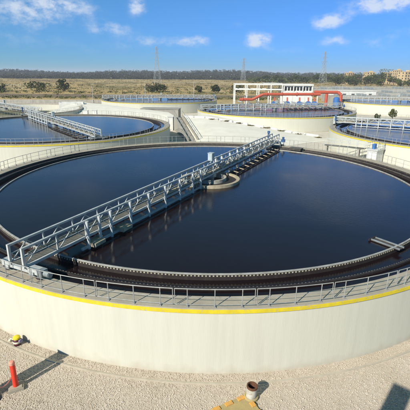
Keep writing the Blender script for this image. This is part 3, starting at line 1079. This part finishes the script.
for lab, loc, rad, mt_ in FB:
    bush('field_bush', lab, loc, rad, 1500, .45, mt_, 'bush', 'bushes in the dry field', .2)

# scrub tufts of the field
n = 2600
ys = rng.uniform(178, 820, n)
xs_ = (rng.uniform(-.62, .75, n)) * (ys + 40)
keep = ~((ys < 235) & (ys > 184) & (xs_ < 70) & (rng.random(n) < .8))
C0 = np.stack([xs_, ys, np.full(n, GZ)], 1)[keep]
sz = rng.uniform(.4, 1.5, len(C0)) * (1 + C0[:, 1] / 600)
P = np.repeat(C0, 14, 0) + rng.normal(size=(len(C0) * 14, 3)) * np.repeat(sz, 14)[:, None] * np.array([1.1, 1.0, .28])
P[:, 2] = np.abs(P[:, 2] - GZ) + GZ
tag(obj('scrub', quads_mesh('scrub', leaf_quads(P, .42), 'scrub')), 'scattered dry scrub and tufts over the yellow field', 'scrub', kind='stuff')

# dark olive undergrowth along the earth track
pts = []
for _ in range(420):
    y = rnd.choice([rnd.uniform(178, 188), rnd.uniform(226, 262), rnd.uniform(290, 360)])
    x = rnd.uniform(-.60, .18) * (y + 40)
    rr = rnd.uniform(.7, 2.2)
    pts.append(crown_pts((x, y, GZ + rr * .4), (rr * 1.9, rr * 1.2, rr * .6), 26, 6))
tag(obj('undergrowth', quads_mesh('undergrowth', leaf_quads(np.concatenate(pts), .32), 'leaf1')), 'olive undergrowth in strips along the earth track', 'undergrowth', kind='stuff')


def hill_z(x, y):
    j = (y - 30 * math.sin(x * .01) - 820) / 1500 * (NY - 1)
    t = max(0, min(1, j / 6.0))
    h = (15 + 4 * math.sin(x * .006 + 1) + 3 * math.sin(x * .017)) * (1 - max(0, min(1, (x + 50) / 900)) * .55)
    return GZ - .5 + h * t * t * (3 - 2 * t) - 9 * max(0, (j - 6) / 7)


# far wood on the hill: one dark mass
pts = []
for _ in range(3000):
    y = 832 + 700 * rnd.random() ** 1.6
    x = rnd.uniform(-.60, .72) * y
    rr = rnd.uniform(3.2, 7.5)
    z = hill_z(x, y)
    pts.append(crown_pts((x, y, z + rr * .6), (rr * 1.4, rr * 1.2, rr * .75), 46, 7))
P = np.concatenate(pts)
tag(obj('far_wood', quads_mesh('far_wood', leaf_quads(P, 1.15), 'leaf3')), 'dark wooded band along the horizon', 'wood', kind='stuff')

# greener trees on the right, round the houses
tr = [(262, 640, 6), (276, 560, 6.5), (289, 600, 7), (300, 540, 6), (312, 620, 7), (331, 470, 7.0), (338, 560, 8), (352, 520, 9), (360, 450, 6.5), (372, 480, 9.5),
      (381, 560, 12), (345, 480, 6), (408, 520, 8), (254, 600, 5), (268, 680, 6), (322, 680, 8), (387, 470, 6.5), (349, 440, 5.5), (402, 450, 5), (365, 540, 8), (375, 430, 5), (394, 440, 4.5)]
FX = 393.1


def px_x(px, Y):
    return (px - 205) / FX * (Y + 37.5) * .985 - .47


posw = ['left of the white frame roof', 'above the left of the white frame', 'above the middle of the white frame', 'above the right of the white frame', 'left of the large pylon foot',
        'right of the large pylon foot', 'just left of the leftmost house', 'between the two left houses', 'in front of the second house', 'in front of the two middle houses',
        'tallest, behind the rightmost house', 'in front of the leftmost house', 'at the right edge', 'beside the distant pylon', 'right of the distant pylon', 'behind the large pylon', 'left of the rightmost house', 'low, below the gap between the two left houses',
        'low, before the right part of the rightmost house', 'between the second and third houses', 'low, before the third house', 'low, before the left part of the rightmost house']
for (px, Y, rr), w_ in zip(tr, posw):
    bush('roadside_tree', 'olive green tree ' + w_, (px_x(px, Y), Y, GZ), (rr * 1.45, rr * 1.2, rr * .82), 1300, .62 * Y / 520, 'leaf1' if rnd.random() < .5 else 'leaf2',
         'tree', 'trees round the houses', rr * .25)
# lower hedge mass behind them
pts = []
for _ in range(320):
    Y = rnd.uniform(560, 800)
    px = rnd.uniform(246, 430)
    rr = rnd.uniform(3, 6)
    pts.append(crown_pts((px_x(px, Y), Y, GZ + rr * .6), (rr * 1.4, rr, rr * .8), 55, 7))
tag(obj('hedge_mass', quads_mesh('hedge_mass', leaf_quads(np.concatenate(pts), .9), 'leaf1')), 'green thicket behind the white frame, below the horizon wood', 'thicket', kind='stuff')


# ------------------------------------------------------------------ houses
def house(px, Y, w, d, h, rz, label, floors):
    t = thing('apartment_house', label, 'house', (px_x(px, Y), Y, GZ), rz, 'tan houses on the right horizon')
    MB().box((0, 0, h / 2), (w, d, h)).build('wall', 'tanbld', t)
    rf = MB().box((0, 0, h + .25), (w + .5, d + .5, .5)).box((w * .2, 0, h + 1.3), (w * .3, d * .4, 1.7)).build('roof', 'tanbld', t)
    nw = max(3, int(w / 3.4))
    mw = MB().box((0, 0, 0), (1.5, .12, 1.6)).mesh('window', 'glass')
    ms_ = MB().box((0, -.1, -.9), (1.9, .3, .15)).mesh('sill', 'tanbld')
    for f in range(floors):
        for i in range(nw):
            z = (f + .55) * h / floors
            wd = obj('window', mw, t, ((i + .5) * w / nw - w / 2, -d / 2 - .02, z))
            obj('sill', ms_, wd)
    mw2 = MB().box((0, 0, 0), (.12, 1.5, 1.6)).mesh('window', 'glass')
    for f in range(floors):
        for i in range(2):
            obj('window', mw2, t, (-w / 2 - .02, (i - .5) * d / 2, (f + .55) * h / floors))


house(343, 560, 9, 10, 15, .2, 'leftmost tan house on the right horizon', 5)
house(362, 590, 13, 12, 16, .1, 'second tan house from the left on the right horizon', 5)
house(382, 560, 15, 12, 15.5, .15, 'wide tan house left of the large rightmost one', 5)
house(398, 500, 16, 14, 16.5, .25, 'large tan house, rightmost and nearest on the horizon', 5)
house(389, 540, 8, 10, 18.5, .1, 'narrow tall tan house behind the large rightmost one', 6)


# ------------------------------------------------------------------ pylons
def pylon(px, Y, H, label):
    t = thing('power_pylon', label, 'pylon', (px_x(px, Y), Y, GZ), .35, 'lattice power pylons')
    th = .115 * Y / 500
    b = MB()

    def wd(f):
        return (1 - f) ** 1.25 * H * .085 + H * .012
    lv = [0, .14, .27, .39, .5, .6, .69, .77, .84, .91, .97]
    for i in range(len(lv) - 1):
        w0, w1 = wd(lv[i]), wd(lv[i + 1])
        z0, z1 = lv[i] * H, lv[i + 1] * H
        cs = [(-1, -1), (1, -1), (1, 1), (-1, 1)]
        for k_ in range(4):
            c0, c1 = cs[k_], cs[(k_ + 1) % 4]
            b.bar((c0[0] * w0, c0[1] * w0, z0), (c0[0] * w1, c0[1] * w1, z1), th * 1.5)
            b.bar((c0[0] * w0, c0[1] * w0, z0), (c1[0] * w1, c1[1] * w1, z1), th)
            b.bar((c1[0] * w0, c1[1] * w0, z0), (c0[0] * w1, c0[1] * w1, z1), th)
            b.bar((c0[0] * w1, c0[1] * w1, z1), (c1[0] * w1, c1[1] * w1, z1), th)
    b.build('lattice_tower', 'pylon', t)
    for f, l in ((.66, .13), (.78, .16), (.90, .11)):
        a = MB()
        for s_ in (-1, 1):
            a.bar((0, 0, f * H), (s_ * l * H, 0, f * H + .3), th * 1.2).bar((0, 0, f * H + H * .035), (s_ * l * H, 0, f * H + .3), th)
            a.bar((s_ * l * H, 0, f * H + .3), (s_ * l * H, 0, f * H - 2.2), th * 1.3)
        a.build('cross_arm', 'pylon', t)


pylon(158, 520, 48, 'tall lattice pylon left of centre on the horizon')
pylon(318, 520, 43, 'tall lattice pylon above the red pipework')
pylon(241, 800, 44, 'distant lattice pylon near the middle')

# ------------------------------------------------------------------ red pipework and white frame
t = thing('pipe_header', 'large red pipe rising and running behind the middle tank', 'pipework', (0, 0, 0))
Yp = 112
b = MB().path([(12.0, Yp, .9), (16.6, Yp, .9), (20.6, Yp, 2.75), (41.5, Yp, 2.9)], .50, 14)
b.build('main_pipe', 'pipe', t)
MB().path([(40.0, Yp + 3, 3.5), (48.8, Yp + 3, 3.5), (50.0, Yp + 2.6, 2.6), (50.0, Yp + 2.6, GZ)], .58, 14).build('drop_pipe', 'pipe', t)
MB().path([(43.5, Yp - 1, 3.1), (43.5, Yp - 1, GZ)], .55, 12).build('branch_pipe', 'pipe', t)
fl_ = MB().tube((-.14, 0, 0), (.14, 0, 0), .68, 16).mesh('flange', 'pipe')
for x in (13.2, 22.0, 27.5, 33.0, 38.5):
    obj('flange', fl_, t, (x, Yp, .9 if x < 17 else 2.8))
sp = MB().box((0, 0, 0), (.35, .35, 5.3)).mesh('support', 'white')
for x in (22.5, 27, 31.5, 36, 40.5):
    obj('support', sp, t, (x, Yp, -.45))
for i, x in enumerate((24.6, 29.3, 33.8, 37.0, 39.2)):
    t = thing('blower', ('first', 'second', 'third', 'fourth', 'fifth')[i] + ' blue blower from the left under the red pipe', 'blower', (x, Yp - 1.5, GZ), 0, 'blue blowers')
    MB().box((0, 0, .5), (1.9, 1.6, 1.0)).build('plinth', 'conc', t)
    obj('casing', smooth_angle(MB().tube((0, -.7, 3.0), (0, .7, 3.0), 1.0, 20).box((.0, 0, 1.9), (1.3, 1.0, 1.9)).mesh('casing', 'blue2')), t)
    MB().tube((0, 0, 3.6), (0, .6, 5.2), .28, 10).build('outlet', 'pipe', t)
t = thing('blue_vessel', 'tall bright blue vessel at the right end of the red pipe', 'vessel', (47.6, Yp, GZ))
obj('shell', smooth_angle(MB().lathe([(.01, 5.5), (.7, 5.4), (1.15, 4.9), (1.15, .9), (.8, .5), (.01, .4)], 24).mesh('shell', 'blue2')), t)
MB().box((.8, .8, .4), (.2, .2, .9)).box((-.8, .8, .4), (.2, .2, .9)).box((.8, -.8, .4), (.2, .2, .9)).box((-.8, -.8, .4), (.2, .2, .9)).build('legs', 'galvd', t)

t = thing('steel_frame', 'open white steel frame of columns and beams behind the red pipe', 'frame', (0, 0, 0))
FY = 140
mc = MB().box((0, 0, 4.55), (.42, .42, 9.1)).mesh('column', 'white')
for x in (12.2, 17.4, 22.6, 27.8, 32.6):
    for y in (0, 7):
        obj('column', mc, t, (x, FY + y, GZ))
for y in (0, 7):
    for z in (5.5, 3.4):
        MB().bar((12.0, FY + y, z), (32.9, FY + y, z), .4, .55).build('beam', 'white', t)
for x in (12.2, 17.4, 22.6, 27.8, 32.6):
    for z in (5.5, 3.4):
        MB().bar((x, FY, z), (x, FY + 7, z), .3, .4).build('cross_beam', 'white', t)
MB().box((28.5, FY + 3.5, 5.95), (8, 7.6, .2)).build('roof_sheet', 'white', t)
t = thing('machine_hall', 'low white hall with dark window strip behind the red pipe', 'hall', (39.4, FY + 3, GZ))
MB().box((0, 0, 3.1), (12.6, 8, 6.2)).box((0, 0, 8.9), (13.0, 8.4, .7)).build('wall', 'white', t)
for x in (-6.1, -2.0, 2.0, 6.1):
    MB().box((x, -3.8, 7.4), (.4, .4, 2.4)).build('pillar', 'white', t)
for i in range(9):
    MB().box((-5.3 + i * 1.325, -3.45, 7.3), (.85, .1, 1.5)).build('window', 'glass', t)
MB().box((0, .2, 7.35), (12.2, 7.2, 2.3)).build('upper_wall', 'white', t)

# pump sets and pipe clutter round the header
cl = [(15, 108, 2.2), (18.5, 107.5, 1.6), (25, 107, 1.5), (28.5, 107.2, 2.0), (31.5, 107, 1.4), (35, 107.3, 1.9), (12.6, 109.5, 2.6)]
for i, (x, y, s_) in enumerate(cl):
    t = thing('pump_set', words[i] + ' pale pump from the left before the red pipe', 'pump', (x, y, GZ), .2 * i, 'pale pumps before the red pipe')
    MB().box((0, 0, .5), (s_, 1.2, 1.0)).build('plinth', 'conc', t)
    obj('casing', smooth_angle(MB().tube((-s_ * .5, 0, 2.2), (s_ * .5, 0, 2.2), .7, 14).box((0, 0, 1.4), (s_ * .7, .8, 1.4)).mesh('casing', 'white')), t)
    MB().path([(0, 0, 2.4), (0, 0, 3.6), (0, 1.6, 3.9)], .22, 8).build('riser', 'galvd', t)

# aeration basins beyond the right tanks
for i, (x, y, w, d, h, lab) in enumerate(((95, 168, 70, 14, 3.2, 'long low grey basin behind the far right tank'), (112, 200, 90, 16, 3.6, 'second long grey basin, farther right behind'),
                                          (75, 176, 24, 8, 5.2, 'pale low block on the basins right of the red pipe'),
                                          (150, 262, 130, 20, 3.8, 'farthest grey basin, below the houses'), (88, 232, 46, 14, 4.2, 'grey basin right behind the blue vessel'))):
    t = thing('aeration_basin' if i != 2 else 'basin_house', lab, 'basin' if i != 2 else 'block', (x, y, GZ), .03)
    MB().box((0, 0, h / 2), (w, d, h)).build('walls', 'conc' if i != 2 else 'white', t)
    if i == 2:
        MB().box((0, 0, h + .1), (w + .5, d + .5, .2)).build('roof', 'lip', t)
        for k_ in range(5):
            MB().box((-9 + 4.5 * k_, -d / 2 - .02, 3.4), (1.6, .1, 1.2)).build('window', 'glass', t)
        continue
    for yy in (-d / 2 + .3, d / 2 - .3):
        r_ = MB().bar((-w / 2, yy, h + 1.1), (w / 2, yy, h + 1.1), .12).bar((-w / 2, yy, h + .6), (w / 2, yy, h + .6), .09)
        for k_ in range(int(w / 2.5) + 1):
            r_.bar((-w / 2 + k_ * 2.5, yy, h), (-w / 2 + k_ * 2.5, yy, h + 1.1), .11)
        r_.build('railing', 'galv', t)
    for k_ in range(6):
        MB().box((-w / 2 + w * (k_ + .5) / 6, 0, h + .5), (1.3, d * .7, .9)).build('aerator_bridge', 'galvd', t)
MB_low = thing('boundary_wall', 'low pale wall behind the middle far tank', 'wall', (-60, 150, GZ), .04)
for k_ in range(12):
    MB().box((-55 + k_ * 10, 0, .7), (9.9, .3, 1.4)).build('panel', 'conc', MB_low)


def lamp(x, y, h, lab):
    t = thing('lamp_mast', lab, 'lamp', (x, y, GZ), .3, 'thin lamp masts')
    obj('mast', smooth_angle(MB().lathe([(.11, 0), (.06, h), (.001, h)], 8, closed=False).mesh('mast', 'galv')), t)
    MB().bar((0, 0, h - .1), (.9, 0, h + .1), .07).build('arm', 'galv', t)
    MB().box((1.1, 0, h + .08), (.6, .25, .12)).build('lamp_head', 'galvd', t)


lamp(-52.5, 150, 8.5, 'thin lamp mast behind the drained tank, at left')
lamp(-28.0, 148, 9.5, 'thin lamp mast left behind the middle far tank')
lamp(-6.0, 150, 9.5, 'thin lamp mast right behind the middle far tank')
lamp(62.0, 150, 9.0, 'thin lamp mast behind the blue vessel, at right')

# ------------------------------------------------------------------ thin haze over the plain
hz = MB().box((0, 3000, 24.0), (14200, 12200, 58.0)).mesh('haze', 'wall')
hm = bpy.data.materials.new('thin_haze')
hm.use_nodes = True
ht = hm.node_tree
for n_ in list(ht.nodes):
    ht.nodes.remove(n_)
pv = ht.nodes.new('ShaderNodeVolumePrincipled')
pv.inputs['Color'].default_value = (.80, .88, 1.0, 1)
pv.inputs['Density'].default_value = 0.00020
pv.inputs['Anisotropy'].default_value = 0.0
ho = ht.nodes.new('ShaderNodeOutputMaterial')
ht.links.new(pv.outputs[0], ho.inputs['Volume'])
hz.materials.clear()
hz.materials.append(hm)
tag(obj('haze', hz), 'thin pale haze over the plain', 'haze', kind='stuff')
